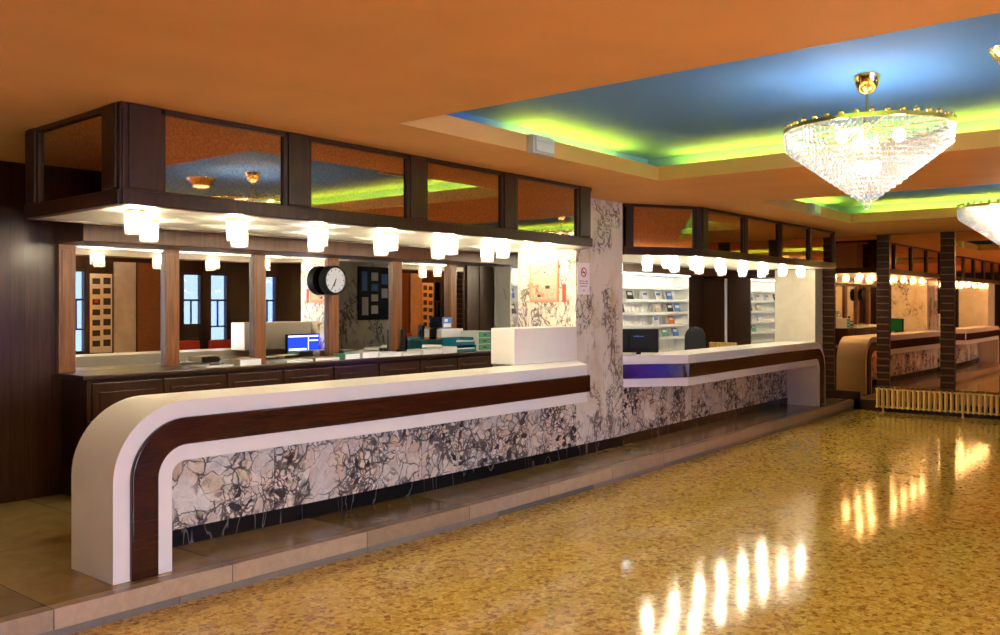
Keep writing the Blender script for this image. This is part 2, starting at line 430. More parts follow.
# ------------------------------------------------------------------ room
struct('floor', MB().box(-5, XM+.1, -5.2, 5.2, -.12, 0), M['terrazzo'])
def ribbon(poly_y0, poly_y1, z0, z1, x0, x1, n=34):
    mb = MB(); V = []; F = []
    for i in range(n+1):
        x = x0+(x1-x0)*i/n
        for y in (poly_y0, poly_y1):
            for z in (z0, z1): V.append((x, y, z))
    for i in range(n):
        a, b = i*4, i*4+4
        for p, q in ((0,1),(1,3),(3,2),(2,0)): F.append((a+p, b+p, b+q, a+q))
    F += [(0,1,3,2), (n*4, n*4+2, n*4+3, n*4+1)]
    mb._new(V, F); return mb
tr = struct('floor_platform', ribbon(5.06, YB+.1, .02, ZP-.002, -5, XM).bow(), M['tread'])
tr['label'] = 'raised platform of brown stone slabs under the reception counters'
ns = ribbon(4.985, 5.075, .052, ZP, -5, XM)
es = [e for e in ns.bm.edges if all(abs(v.co.z-ZP)<1e-5 and abs(v.co.y-4.985)<1e-5 for v in e.verts)]
bmesh.ops.bevel(ns.bm, geom=es, offset=.012, segments=3, affect='EDGES')
struct('trim_1', ns.bow(), M['riser'], label='pinkish stone edge of the platform step')
struct('trim_2', ribbon(5.0, 5.08, 0, .052, -5, XM).bow(), M['kick'], label='grey stone strip at the foot of the platform step')

# ceiling with two coffers
def holes_plate(z0, z1, holes, x0, x1, y0, y1):
    mb = MB(); xs = [x0]
    for h in holes: xs += [h[0], h[1]]
    xs.append(x1)
    for i in range(len(xs)-1):
        if i % 2 == 0: mb.box(xs[i], xs[i+1], y0, y1, z0, z1)
        else:
            h = holes[i//2]
            mb.box(xs[i], xs[i+1], y0, h[2], z0, z1); mb.box(xs[i], xs[i+1], h[3], y1, z0, z1)
    return mb
struct('ceiling', holes_plate(ZC, ZC+.02, COF, -5, XM+.1, -5.2, YB+.1), M['ceil'])
for k, (x0,x1,y0,y1) in enumerate(COF):
    t, zt = .05, 3.207
    mb = MB()
    mb.box(x0-t, x0, y0-t, y1+t, ZC+.02, zt); mb.box(x1, x1+t, y0-t, y1+t, ZC+.02, zt)
    mb.box(x0, x1, y0-t, y0, ZC+.02, zt); mb.box(x0, x1, y1, y1+t, ZC+.02, zt)
    struct('trim_%d' % (3+k), mb, M['ceil'], label='orange plaster lip round the %s ceiling recess' % ('nearer','farther')[k])
    w = .27; mb = MB()
    mb.box(x0-w, x1+w, y0-w, y1+w, ZCF, ZCF+.05)
    mb.box(x0-w-.04, x0-w, y0-w, y1+w, ZC+.02, ZCF); mb.box(x1+w, x1+w+.04, y0-w, y1+w, ZC+.02, ZCF)
    mb.box(x0-w, x1+w, y0-w-.04, y0-w, ZC+.02, ZCF); mb.box(x0-w, x1+w, y1+w, y1+w+.04, ZC+.02, ZCF)
    struct(('ceiling_recess','ceiling_recess_far')[k], mb, M['coffer'])
    # fluorescent tubes lying behind the lip
    who = ('nearer','farther')[k]
    runs = [('x', y1+.14, x0+1.5, x1-.4, 'counter side'), ('y', x1+.14, y0+.3, y1-.12, 'far side'),
            ('y', x0-.14, y0+.3, y1-1.9, 'near side'), ('x', y0-.14, x0+.3, x1-.3, 'entrance side')]
    for ax, c, a, b, side in runs:
        n = max(1, round((b-a)/1.22)); L = (b-a)/n
        order = ('first','second','third','fourth','fifth')
        for i in range(n):
            p, q = a+L*i+.01, a+L*(i+1)-.01
            zz = 3.18
            A = (p, c, zz) if ax == 'x' else (c, p, zz); B = (q, c, zz) if ax == 'x' else (c, q, zz)
            e = thing('fluorescent_tube', '%s green fluorescent tube on the %s of the %s ceiling recess' % (order[i], side, who), 'lamp', ((A[0]+B[0])/2,(A[1]+B[1])/2,ZC+.02), group='cove tubes of the ceiling recesses')
            obj('tube', MB().cyl(A, B, .013, n=10), M['tube'], e)
            if ax == 'x': obj('batten', MB().box(p, q, c-.03, c+.03, ZC+.02, ZC+.075), M['housing'], e)
            else: obj('batten', MB().box(c-.03, c+.03, p, q, ZC+.02, ZC+.075), M['housing'], e)

# walls
struct('wall_back', MB().box(-5, XM+.1, YB, YB+.12, 0, ZC), M['wood_wall'])
struct('wall_left', MB().box(-5.12, -5, -5.2, YB, 0, ZC), M['wood_wall'])
mb = MB().box(XM+.03, XM+.15, -5.2, YB, 0, ZC)
struct('wall_far', mb, M['wood_dark'])
ym = [(4.72,5.45),(3.70,4.51),(2.68,3.48),(1.66,2.46),(.64,1.44),(-.38,.42)]
mw = thing('mirror_wall', 'large amber wall mirror above the cream radiator', 'mirror', (XM,2,ZP), kind='structure')
obj('mirror_pane', MB().box(XM, XM+.029, -5, 5.15, .19, ZC-.005), M['amber'], mw)
obj('mirror_pane', MB().box(XM, XM+.029, 5.15, 6.4, .32, ZC-.005), M['amber'], mw)
struct('baseboard_far', MB().box(XM-.03, XM+.03, -5, 5.1+.05, 0, .19, .006), M['cabinet'])
struct('baseboard_corner', MB().box(XM-.03, XM+.03, 5.13, 5.62, ZP, .32, .006).box(XM-.03, XM+.03, 5.0, 5.13, 0, .32, .006), M['cabinet'])
# mosaic strips up the mirror wall
STRIPS = [(5.45,5.66),(4.51,4.72),(3.48,3.70),(2.46,2.68),(1.44,1.66)]
names = ['beside the column','second from the column','third from the column','fourth from the column','fifth from the column']
for (a,b), w in zip(STRIPS, names):
    z0 = ZP+.155 if a > 5.2 else .192
    t = thing('mosaic_strip', 'brown glass tile strip up the mirror wall, %s' % w, 'pilaster', (XM-.02,(a+b)/2,z0), 'tile strips on the mirror wall')
    n = round((ZC-z0)/.118); h = (ZC-z0)/n
    tm = MB()
    for i in range(n):
        zz = z0+h*i
        # each tile leans out towards its top edge
        tm.prism([(XM-.028,zz+.004),(XM-.0,zz+.004),(XM-.0,zz+h-.004),(XM-.05,zz+h-.004)], 'y', a, b)
    for p in range(len(tm.bm.verts)): pass
    obj('tile_stack', tm, M['mosaic'], t)
    obj('grout_bed', MB().box(XM-.03, XM-.001, a+.003, b-.003, z0, ZC-.004), M['grout'], t)

# front wall behind the camera, windows the mirrors show plus wide unseen ones added for daylight
WIN = [(-1.2,3.8,.2),(4.6,6.5,.25),(9.75,10.2,.3),(12.7,13.3,.9),(13.5,14.1,.3),(15.1,15.7,.9)]
mb = MB(); x = -5
for a,b,z in WIN:
    mb.box(x, a, -5.2, -5, 0, ZC); mb.box(a, b, -5.2, -5, 2.7, ZC); mb.box(a, b, -5.2, -5, 0, z); x = b
mb.box(x, XM+.1, -5.2, -5, 0, ZC)
struct('wall_front', mb, M['wood_wall'])
for i,(a,b,z) in enumerate(WIN):
    f = MB(); t = .06
    f.box(a,a+t,-5.16,-5.02,z,2.7); f.box(b-t,b,-5.16,-5.02,z,2.7); f.box(a,b,-5.16,-5.02,2.7-t,2.7); f.box(a,b,-5.16,-5.02,z,z+t)
    if b-a > 1.2: f.box((a+b)/2-.03,(a+b)/2+.03,-5.14,-5.04,z,2.7)
    f.box(a,b,-5.13,-5.05,1.95,2.0)
    if i > 1:
        f.box(a,b,-5.12,-5.06,z,z+.45); f.box(a,b,-5.13,-5.05,1.25,1.29); f.box((a+b)/2-.012,(a+b)/2+.012,-5.12,-5.06,1.29,1.95)
    w = struct('window_%d' % (i+1), f, M['frame'])
    obj('pane', MB().box(a+.01,b-.01,-5.1,-5.092,z+.01,2.69), M['bluepane' if i == 1 else 'pane' if i == 0 else 'greypane'], w)
struct('floor_outside', MB().box(-14, 26, -16, -5.2, -.2, -.05), simple('pavement', (.42,.41,.4), .8, noise=.15))

# ------------------------------------------------------------------ columns
def col(name, x0, x1, y0, y1, m, lab):
    t = thing(name, lab, 'column', ((x0+x1)/2,(y0+y1)/2,ZP), kind='structure')
    obj('shaft', MB().box(x0,x1,y0,y1,ZP,ZC,.006), m, t)
    return t
c1 = col('column', CX0, CX1, YM-.065, 6.43, M['column'], 'veined marble column standing between the two reception counters')
obj('plinth', MB().box(CX0-.01,CX1+.01,YM-.075,YM+.1,ZP,ZP+.116), M['black'], c1, label='black marble plinth')
c2 = col('column', XR+.66, XM+.02, 5.66, 6.4, M['colcream'], 'plain cream column at the far end of the right counter')
c3 = col('column', 1.0, 2.0, 5.62, 6.43, M['colcream'], 'plain cream column beyond the near end of the left counter')
# marble front under the counters
def mwall(x0, x1, lab):
    t = thing('marble_front', lab, 'counter front', ((x0+x1)/2, YM+.03, ZP))
    obj('marble_panel', ribbon(YM, YM+.06, ZP+.116, ZT-.3, x0, x1, 20).bow(), M['breccia'], t)
    obj('plinth', ribbon(YM-.008, YM+.06, ZP, ZP+.116, x0, x1, 20).bow(), M['black'], t, label='black marble plinth')
mwall(XL+.36, CX0-.004, 'dark-veined breccia marble front under the long left counter')
mwall(CX1+.004, XR-.36, 'dark-veined breccia marble front under the right counter')

# ------------------------------------------------------------------ counters
def arch(mb, xleg, xf, xb, sgn, o1, o2, y0, y1, R=.47, n=14, ns=14, cap=.012):
    """inverted-L ribbon between offsets o1 and o2 from its outer outline; xf/xb = end of the run at front/back"""
    def path(o, xe):
        r = R-o; pts = [(xleg+sgn*o, ZP), (xleg+sgn*o, ZP+(ZT-R-ZP)*.5), (xleg+sgn*o, ZT-R)]
        for i in range(1, n+1):
            a = PI/2*i/n
            pts.append((xleg+sgn*(R-r*math.cos(a)), ZT-R+r*math.sin(a)))
        xs = xleg+sgn*R
        for i in range(1, ns+1): pts.append((xs+(xe-xs)*i/ns, ZT-o))
        return pts
    A = [path(o1,xf), path(o2,xf), path(o1,xb), path(o2,xb)]
    V = []; m = len(A[0])
    for i in range(m):
        V += [(A[0][i][0],y0,A[0][i][1]), (A[1][i][0],y0,A[1][i][1]), (A[2][i][0],y1,A[2][i][1]), (A[3][i][0],y1,A[3][i][1])]
    F = []
    for i in range(m-1):
        a, b = i*4, i*4+4
        for p, q in ((0,1),(1,3),(3,2),(2,0)): F.append((a+p,b+p,b+q,a+q))
    F += [(0,1,3,2),((m-1)*4,(m-1)*4+2,(m-1)*4+3,(m-1)*4+1)]
    vs, fs = mb._new(V, F)
    for i in range(m-1):
        for k in (1,3): pass
    return mb
def soft(o, ang=30, bev=.006):
    bv = o.modifiers.new('bevel','BEVEL'); bv.width = bev; bv.segments = 2; bv.limit_method = 'ANGLE'; bv.angle_limit = math.radians(50)
    for p in o.data.polygons: p.use_smooth = True
    try:
        with bpy.context.temp_override(object=o, active_object=o, selected_objects=[o]): bpy.ops.object.shade_auto_smooth(angle=math.radians(ang))
    except Exception:
        for p in o.data.polygons: p.use_smooth = False
def shade_by_angle(o, deg=35):
    me = o.data; bm = bmesh.new(); bm.from_mesh(me)
    for f in bm.faces: f.smooth = True
    for e in bm.edges:
        if len(e.link_faces) == 2 and e.calc_face_angle(0) > math.radians(deg): e.smooth = False
    bm.to_mesh(me); bm.free()
def counter(name, lab, xleg, xf, xb, sgn):
    t = thing(name, lab, 'reception counter', (xleg, YF, ZP))
    o = obj('counter_body', arch(MB(), xleg, xf, xb, sgn, 0, .38, YF, YM+.01).bow(), M['white'], t); shade_by_angle(o)
    b = MB(); arch(b, xleg, xf, xf+(xb-xf)*.12, sgn, .104, .276, YF-.03, YF+.02)
    # the band turns the corner and runs along the slanting end
    dx, dy = xb-xf, YM-YF; L = math.hypot(dx,dy); u = Vector((dx/L,dy/L,0)); nrm = Vector((u.y,-u.x,0))
    if nrm.x*sgn < 0: nrm = -nrm
    p = Vector((xf,YF,0)); q = Vector((xb,YM,0)); 
    pts = [p-u*.0, q, q+nrm*.028, p+nrm*.028, p+Vector((sgn*.012,-.03,0)), p+Vector((0,-.03,0))]
    b.prism([(v.x,v.y) for v in pts], 'z', ZT-.276, ZT-.104)
    o = obj('counter_band', b.bow(), M['wood_band'], t, label='mahogany band'); shade_by_angle(o)
    bv = o.modifiers.new('bevel','BEVEL'); bv.width = .014; bv.segments = 3; bv.limit_method = 'ANGLE'; bv.angle_limit = math.radians(60)
    return t
counter('reception_counter', 'long cream reception counter with rounded near end and mahogany band, left of the column', XL, 7.62, 8.22, 1)
counter('reception_counter', 'shorter cream reception counter with mahogany band, right of the column', XR, 9.90, 9.21, -1)
# upstand on the left counter by the column
mb = MB().box(7.05, CX0-.03, 5.57, 5.88, ZT+.001, 1.61, .006)
tag(obj('counter_screen', mb, M['white']), 'cream boxed upstand on the left counter beside the marble column', 'screen')
# lower desks behind the counters
def desk(x0, x1, lab):
    t = thing('reception_desk', lab, 'desk', ((x0+x1)/2, 6.05, ZP))
    obj('desk_top', MB().box(x0, x1, 5.83, 6.4, .96, 1.0, .004), M['cabinet'], t)
    for x in (x0+.03, x1-.06): obj('side_panel', MB().box(x, x+.03, 5.84, 6.36, ZP, .96), M['cabinet'], t)
desk(3.1, 8.1, 'dark wooden desk behind the long left counter')
desk(9.4, 14.6, 'dark wooden desk behind the right counter')

# ------------------------------------------------------------------ canopies over the counters
ZS = 2.454
def canopy(lab, segs, posts, back, base, soff):
    """segs: front/side outline points (x,y), left to right; posts: list of (seg index, centre distance, width)"""
    t = thing('lamp_canopy', lab, 'canopy', base)
    rail = MB(); top = MB()
    for i in range(len(segs)-1):
        a, b = Vector((*segs[i],0)), Vector((*segs[i+1],0)); u = (b-a).normalized(); L = (b-a).length
        R = Matrix.Translation(a) @ Matrix.Rotation(math.atan2(u.y,u.x),4,'Z')
        rail.box(-.005, L+.005, -.028, .05, ZS, ZS+.088, .006, M=R)
        rail.box(0, L, .0, .06, ZS+.088, ZS+.1, M=R)
        top.box(-.012, L+.012, -.012, .05, ZC-.035, ZC-.001, M=R)
        ps = sorted([(c,w) for (k,c,w) in posts if k == i])
        edges = [0.0]
        for c, w in ps:
            pm = MB().box(c-w/2, c+w/2, -.012, .05, ZS+.088, ZC-.002, .003, M=R)
            pm.box(c-w/2+.035, c+w/2-.035, -.026, .0, ZS+.1, ZC-.002, .006, M=R)
            obj('post', pm, M['wood_dark'], t)
            edges += [c-w/2, c+w/2]
        edges.append(L)
        for p, q in zip(edges[::2], edges[1::2]):
            if q-p > .05:
                obj('mirror_panel', MB().box(p, q, .008, .03, ZS+.09, ZC-.03, M=R), M['bronze'], t, label='bronze mirror panel')
    obj('bottom_rail', rail, M['wood_dark'], t); obj('top_rail', top, M['wood_dark'], t)
    obj('soffit', MB().prism(soff, 'z', ZS+.012, ZS+.04), M['soffit'], t, label='white soffit')
    obj('back_board', MB().box(back[0], back[1], back[2], back[2]+.05, ZS, ZC-.001), M['wood_dark'], t)
    return t
YCF, YCB = 5.14, 6.54
pl = [(0, .10, .2), (0, 1.26, .24), (1, .14, .28)] + [(1, 4.0+1.211*i-2.70, .245) for i in range(3)] + [(1, 7.65-2.70, .25)]
canopy('long dark wood canopy with bronze mirror panels over the left counter',
       [(2.74,6.52),(2.70,YCF),(7.78,YCF),(8.22,5.6)], pl, (2.75, 8.24, YCB), (5.2,5.9,ZS),
       [(2.72,YCB),(2.72,YCF+.02),(7.76,YCF+.02),(8.20,5.6),(8.20,YCB)])
YCR = 5.07; YCB = 6.68
pr = [(0,.07,.10),(0, 1.02,.10)] + [(1, .10,.2)] + [(1, 11.47+1.211*i-10.15, .17) for i in range(3)] + [(1, 15.06-10.15-.07,.14), (2,.08,.12),(2,1.5,.12)]
canopy('dark wood canopy with bronze mirror panels over the right counter',
       [(9.22,5.6),(10.15,YCR),(15.06,YCR),(15.06,6.66)], pr, (9.2, 15.05, YCB), (12.5,5.9,ZS),
       [(9.24,YCB),(9.24,5.62),(10.17,YCR+.02),(15.04,YCR+.02),(15.04,YCB)])

# crystal drum lamps in two rows under each canopy
def drum_lamp(loc, label, group):
    t = thing('crystal_ceiling_lamp', label, 'lamp', loc, group)
    x, y, z = loc
    obj('ceiling_plate', MB().lathe([(.0001,0),(.066,0),(.066,-.012),(.058,-.018),(.0001,-.018)], loc, 20), M['brass'], t)
    bd = MB(); 
    for r in range(7):
        for k in range(18):
            a = 2*PI*(k+.5*(r%2))/18
            bd.ball((x+.058*math.cos(a), y+.058*math.sin(a), z-.03-.0195*r), .0095, 4, 6)
    for k in range(8):
        a = 2*PI*k/8; bd.ball((x+.03*math.cos(a), y+.03*math.sin(a), z-.152), .0095, 4, 6)
    obj('crystal_drum', bd, M['crystal2'], t)
    obj('bulb', MB().lathe([(.0001,-.018),(.03,-.02),(.040,-.035),(.038,-.088),(.028,-.10),(.0001,-.102)], loc, 16), M['lampcore'], t)
    return t
ORD = ['first','second','third','fourth','fifth','sixth','seventh']
proto = None
def row(xs, y, desc, group):
    global proto
    for i, x in enumerate(xs):
        lab = '%s crystal drum lamp from the left, %s' % (ORD[i], desc)
        if proto is None: proto = drum_lamp((x,y,ZS+.012), lab, group)
        else: dup(proto, (x,y,ZS+.012), lab, group)
row([2.98+.76*k for k in range(7)], 5.5, 'in the front row under the left canopy', 'lamps under the left canopy')
row([3.40+.767*k for k in range(6)]+[7.95], 6.08, 'in the back row under the left canopy', 'lamps under the left canopy')
row([10.09+.76*k for k in range(7)], 5.5, 'in the front row under the right canopy', 'lamps under the right canopy')
row([10.6+.766*k for k in range(6)], 6.08, 'in the back row under the right canopy', 'lamps under the right canopy')

# ------------------------------------------------------------------ back wall: header, mirrors, posts
ZH = 2.39
t = thing('wall_header', 'dark wood header box above the mirrors on the back wall', 'header', (9,7.8,ZH), kind='structure')
M['wood_header'] = wood('reddish_header_wood', (.036,.010,.003), (.115,.037,.010), .32, .0)
obj('header_box', MB().box(3.60, 15.95, 7.5, YB, ZH, ZC-.002, .006), M['wood_header'], t)
PX = [3.69+1.018*k for k in range(6)]
for i in range(5):
    m = thing('wall_mirror', '%s mirror from the left on the back wall, between wood posts' % ORD[i], 'mirror', (PX[i]+.5,YB,1.25), 'mirrors on the back wall')
    obj('glass_pane', MB().box(PX[i]+.07, PX[i+1]-.07, YB-.014, YB-.001, 1.246, ZH-.03), M['clear'], m)
    obj('top_trim', MB().box(PX[i]+.07, PX[i+1]-.07, YB-.03, YB-.001, ZH-.03, ZH-.001, .002), M['chrome'], m, label='polished metal trim')
m = thing('wall_mirror', 'narrow mirror strip beside the dark wood panel on the back wall', 'mirror', (9,YB,1.25), 'mirrors on the back wall')
obj('glass_pane', MB().box(PX[5]+.07, 9.06, YB-.014, YB-.001, 1.246, ZH-.03), M['clear'], m)
for i, x in enumerate(PX):
    tag(obj('wall_post', MB().box(x-.075, x+.075, YB-.06, YB-.001, 1.246, ZH-.001, .006).box(x-.05,x+.05,YB-.066,YB-.05,1.3,ZH-.05,.004), M['wood_post']),
        '%s brown wood post from the left between the back wall mirrors' % ORD[i], 'post', 'posts between the back wall mirrors')
tag(obj('wall_panel', MB().box(9.08, 9.62, YB-.05, YB-.001, ZP, ZH-.001, .004).box(9.33,9.36,YB-.06,YB-.04,ZP,ZH-.002), M['wood_dark']), 'dark wood panel left of the white brochure rack', 'panel')
# back cabinet with worktop
cab = thing('back_cabinet', 'long dark wood cabinet along the back wall under the mirrors', 'cabinet', (6.4,7.78,ZP))
obj('cabinet_body', MB().box(3.66, 9.06, 7.56, YB-.002, ZP, 1.205), M['cabinet'], cab)
obj('worktop', MB().box(3.60, 9.10, 7.5, YB-.001, 1.205, 1.245, .008), M['cabinet'], cab)
for i in range(8):
    x0 = 3.70+.67*i
    d = obj('door', MB().box(x0, x0+.64, 7.54, 7.562, ZP+.1, 1.17, .004).box(x0+.06, x0+.58, 7.53, 7.545, ZP+.18, 1.09, .004), M['cabinet'], cab)
    obj('door_handle', MB().box(x0+.58, x0+.6, 7.51, 7.54, .9, 1.0, .003), M['brass'], d)

# wall clock on the third-gap post
ck = thing('wall_clock', 'round wall clock with deep dark rim on a post between the mirrors', 'clock', (PX[3]-.07,YB-.07,2.13))
cx, cz = PX[3]-.07, 2.13
obj('clock_case', MB().lathe([(.0001,YB-.066),(.165,YB-.066),(.17,YB-.16),(.165,YB-.175),(.145,YB-.175),(.14,YB-.16),(.0001,YB-.16)], (cx,0,cz), 40, 'y'), M['plastic'], ck)
obj('clock_face', MB().lathe([(.0001,YB-.163),(.142,YB-.163),(.142,YB-.158)], (cx,0,cz), 40, 'y'), M['clockface'], ck)
mk = MB()
for k in range(12):
    a = 2*PI*k/12; R_ = Matrix.Translation((cx,YB-.165,cz)) @ Matrix.Rotation(a,4,'Y')
    mk.box(-.004,.004,-.001,.001,.11,.132,M=R_)
obj('hour_marks', mk, M['darkp'], ck)
for nm, ang, L, w in (('hour_hand', 198, .075, .006), ('minute_hand', 210, .11, .0045)):
    R_ = Matrix.Translation((cx,YB-.168,cz)) @ Matrix.Rotation(math.radians(ang),4,'Y')
    obj(nm, MB().box(-w,w,-.002,.002,-.02,L,M=R_), M['darkp'], ck)
obj('clock_glass', MB().lathe([(.0001,YB-.1745),(.146,YB-.1745),(.146,YB-.1735),(.0001,YB-.1735)], (cx,0,cz), 40, 'y'), M['pane'], ck)

# ------------------------------------------------------------------ brochure rack
RX0, RX1, RYF = 9.68, 15.0, 7.72
rk = thing('brochure_rack', 'long white brochure rack on the back wall behind the right counter', 'rack', ((RX0+RX1)/2,7.85,ZP))
obj('back_panel', MB().box(RX0,RX1,YB-.03,YB-.002,.9,ZH-.004), M['rack'], rk)
for s in (RX0, RX1-.03): obj('side_panel', MB().box(s,s+.03,RYF,YB-.002,.9,ZH-.004,.003), M['rack'], rk)
SH = [1.02,1.24,1.46,1.68,1.90,2.12]
for z in SH:
    mb = MB().box(RX0+.03,RX1-.03,RYF,YB-.03,z,z+.018).box(RX0+.03,RX1-.03,RYF-.01,RYF+.012,z-.005,z+.045,.003)
    obj('shelf', mb, M['rack'], rk)
rb = MB(); x = RX0+.1
while x < RX1: rb.box(x-.004,x+.004,YB-.04,YB-.03,.92,ZH-.03); x += .11
obj('ribbed_lining', rb, M['rack'], rk)
obj('cabinet_base', MB().box(RX0,RX1,RYF+.02,YB-.002,ZP,.9), M['cabinet'], rk)
sl = thing('strip_light', 'slim white strip light under the header above the brochure rack', 'lamp', (12.3,7.66,ZH))
obj('housing', MB().box(9.8,14.9,7.62,7.70,ZH-.012,ZH-.0005), M['housing'], sl)
obj('tube', MB().box(9.82,14.88,7.635,7.685,ZH-.022,ZH-.0125), emit('cool_strip', (.9,1.0,.95), 7.0), sl)
# leaflets on the rack
LF = [(9.78,4,'bluep','blue'),(9.82,3,'darkp','dark'),(9.80,2,'beigep','tan'),(9.80,1,'green','green'),
      (13.05,4,'darkp','dark'),(13.55,4,'paper','white'),(14.02,4,'paper','plain white'),(14.42,4,'bluep','bright blue'),
      (12.75,3,'darkp','dark grey'),(14.0,3,'beigep','tan'),(14.45,3,'darkp','black'),(14.72,3,'bluep','blue'),
      (13.95,2,'paper','white'),(14.5,2,'orangep','orange'),(14.25,1,'green','green'),(14.65,1,'bluep','blue'),(11.6,4,'paper','white'),(11.4,3,'bluep','pale blue'),
      (12.0,2,'green','green'),(10.6,3,'orangep','orange'),(10.5,4,'beigep','tan')]
shelfn = {1:'second lowest',2:'third lowest',3:'third highest',4:'second highest'}
for x, s, mm, cn in LF:
    z = SH[s]+.018
    b = thing('leaflet_stack', '%s leaflets, %s shelf of the white brochure rack, %s' % (cn, shelfn[s], 'far left' if x<10 else 'far right' if x>13.9 else 'right of middle' if x>12.5 else 'about the middle'), 'leaflets', (x,7.85,z), 'leaflets in the brochure rack')
    R_ = Matrix.Translation((x,7.80,z)) @ Matrix.Rotation(math.radians(-16),4,'X')
    obj('cover', MB().box(-.1,.1,-.012,-.001,.002,.17,.001,M=R_), M[mm], b)
    obj('title_block', MB().box(-.07,.07,-.0135,-.0115,.1,.145,M=R_), M['paper'] if mm != 'paper' else M['bluep'], b)
    obj('pages', MB().box(-.098,.098,0,.02,.002,.168,M=R_), M['paper'], b)

# far corner by the rack: door with its pale metal jamb, a radiator, a wood panel
d = struct('door_1', MB().box(XM-.03,XM+.028,7.56,8.02,ZP,2.36,.004), M['wood_dark'])
obj('door_jamb', MB().box(XM-.05,XM+.02,7.515,7.555,ZP,2.36,.003), simple('pale_metal_jamb',(.75,.74,.85),.3), d)
struct('trim_5', MB().box(XM-.04,XM+.028,7.08,7.5,ZP,2.36,.004), M['wood_dark'], label='dark wood lining between the mirror and the door')
mr = thing('wall_mirror', 'tall mirror on the far side wall behind the cream column', 'mirror', (XM,6.75,ZP))
obj('glass_pane', MB().box(XM-.005,XM+.02,6.41,7.06,1.0,2.36), M['clear'], mr)
obj('mirror_frame', MB().box(XM-.03,XM+.025,7.04,7.08,ZP,2.42).box(XM-.03,XM+.025,6.41,7.08,ZP,1.0).box(XM-.03,XM+.025,6.41,7.08,2.36,2.42), M['wood_dark'], mr)

# ------------------------------------------------------------------ radiators
def radiator(lab, x, y0, n, pitch, z0, z1, group, ax='y', foot=True):
    t = thing('column_radiator', lab, 'radiator', (x, y0, z0-.06 if foot else z0), group)
    first = None
    for i in range(n):
        p = y0+pitch*i
        if first is None:
            s = MB()
            for dx in (-.045, 0, .045):
                P = [(x+dx,p,z0+.03),(x+dx,p,z1-.03)]
                s.cyl(P[0],P[1],.0175,n=12)
            for z in (z0+.03, z1-.03):
                s.cyl((x-.05,p,z),(x+.05,p,z),.021,n=10); s.ball((x-.05,p,z),.021,6,10); s.ball((x+.05,p,z),.021,6,10)
                s.cyl((x,p-pitch/2,z),(x,p+pitch/2,z),.014,n=8)
            first = obj('section', s, M['radiator'], t)
        else:
            c = first.copy(); C.objects.link(c); c.location = first.location + Vector((0,pitch*i,0))
    if foot:
        for i in (max(1,n//30), n//2, n-2):
            p = y0+pitch*i
            obj('foot', MB().cyl((x,p,z0-.065),(x,p,z0+.03),.014,n=10).cyl((x,p,z0-.066),(x,p,z0-.058),.025,n=12), M['radiator'], t)
    return t
radiator('long low cream column radiator under the amber mirror wall', 16.02, 2.0, 33, .083, .068, .43, 'column radiators')
radiator('cream column radiator half hidden behind the right counter by the door', 15.95, 7.25, 8, .07, .55, 1.14, 'column radiators', foot=False)

# ------------------------------------------------------------------ chandeliers
def chandelier(loc, lab):
    x, y, z = loc                           # z = coffer ceiling
    t = thing('crystal_chandelier', lab, 'chandelier', loc, 'crystal chandeliers')
    obj('ceiling_rose', MB().lathe([(.0001,0),(.085,0),(.082,-.02),(.066,-.075),(.042,-.105),(.016,-.118),(.0001,-.12)], loc, 28), M['brass'], t)
    obj('rod', MB().cyl((x,y,z-.11),(x,y,z-.36),.009,n=12).ball((x,y,z-.31),.024,8,12), M['brass'], t)
    zr = z-.35; R = .505
    rim = MB().lathe([(R-.008,-.012),(R+.012,-.012),(R+.012,.012),(R-.008,.012),(R-.008,-.012)], (x,y,zr), 72)
    for k in range(6):
        a = PI/6+PI*k/3; rim.cyl((x,y,zr),(x+R*math.cos(a),y+R*math.sin(a),zr),.006,n=6)
    obj('rim_ring', rim, M['brass'], t)
    f0 = None
    for k in range(36):
        a = 2*PI*k/36
        if f0 is None: f0 = obj('finial', MB().ball((x+R,y,zr+.027),.0175,6,10).cyl((x+R,y,zr),(x+R,y,zr+.02),.006,n=6), M['brass'], t)
        else:
            c = f0.copy(); C.objects.link(c); c.rotation_euler.z = a
    # tiers of bead strings
    T = []
    for i in range(4): T.append((R-.004*i, zr-.026-.03*i))
    nt_ = 14
    for i in range(nt_):
        u = (i+1)/nt_; T.append((R*(1-u)+.03*u-.006, zr-.116-.355*u))
    for i, (r, zz) in enumerate(T):
        s = MB(); n = max(5, round(2*PI*r/.0335))
        for k in range(n):
            a = 2*PI*(k+.5*(i%2))/n
            s.ball((x+r*math.cos(a), y+r*math.sin(a), zz), .0148, 4, 6, 1.05)
        if i >= 4:
            s.lathe([(max(.004,r-.002),.018),(r+.002,.018),(r+.002,.021),(max(.004,r-.002),.021),(max(.004,r-.002),.018)], (x,y,zz), 40)
        obj('bead_tier', s, M['crystal'], t)
    obj('drop', MB().ball((x,y,zr-.5),.024,8,12), M['crystal'], t)
    for k in range(6):
        a = 2*PI*k/3+.5; rr = .2 if k < 3 else .055; zb = zr-.06 if k < 3 else zr-.25
        b = obj('bulb', MB().ball((x+rr*math.cos(a),y+rr*math.sin(a),zb),.034,8,12,1.25), M['bulb' if k < 3 else 'bulb_low'], t)
        obj('socket', MB().cyl((x+rr*math.cos(a),y+rr*math.sin(a),zb+.035),(x+rr*math.cos(a),y+rr*math.sin(a),zr),.012,n=10), M['brass'], b)
    return t
ch = chandelier((5.99,1.81,ZCF), 'large conical crystal chandelier in the nearer ceiling recess')
dup(ch, (11.75,1.98,ZCF), 'conical crystal chandelier in the farther ceiling recess, cut by the picture edge')
g = thing('ceiling_light', 'small gold cone ceiling light in the nearer recess right of the chandelier', 'lamp', (5.9,.92,ZCF))
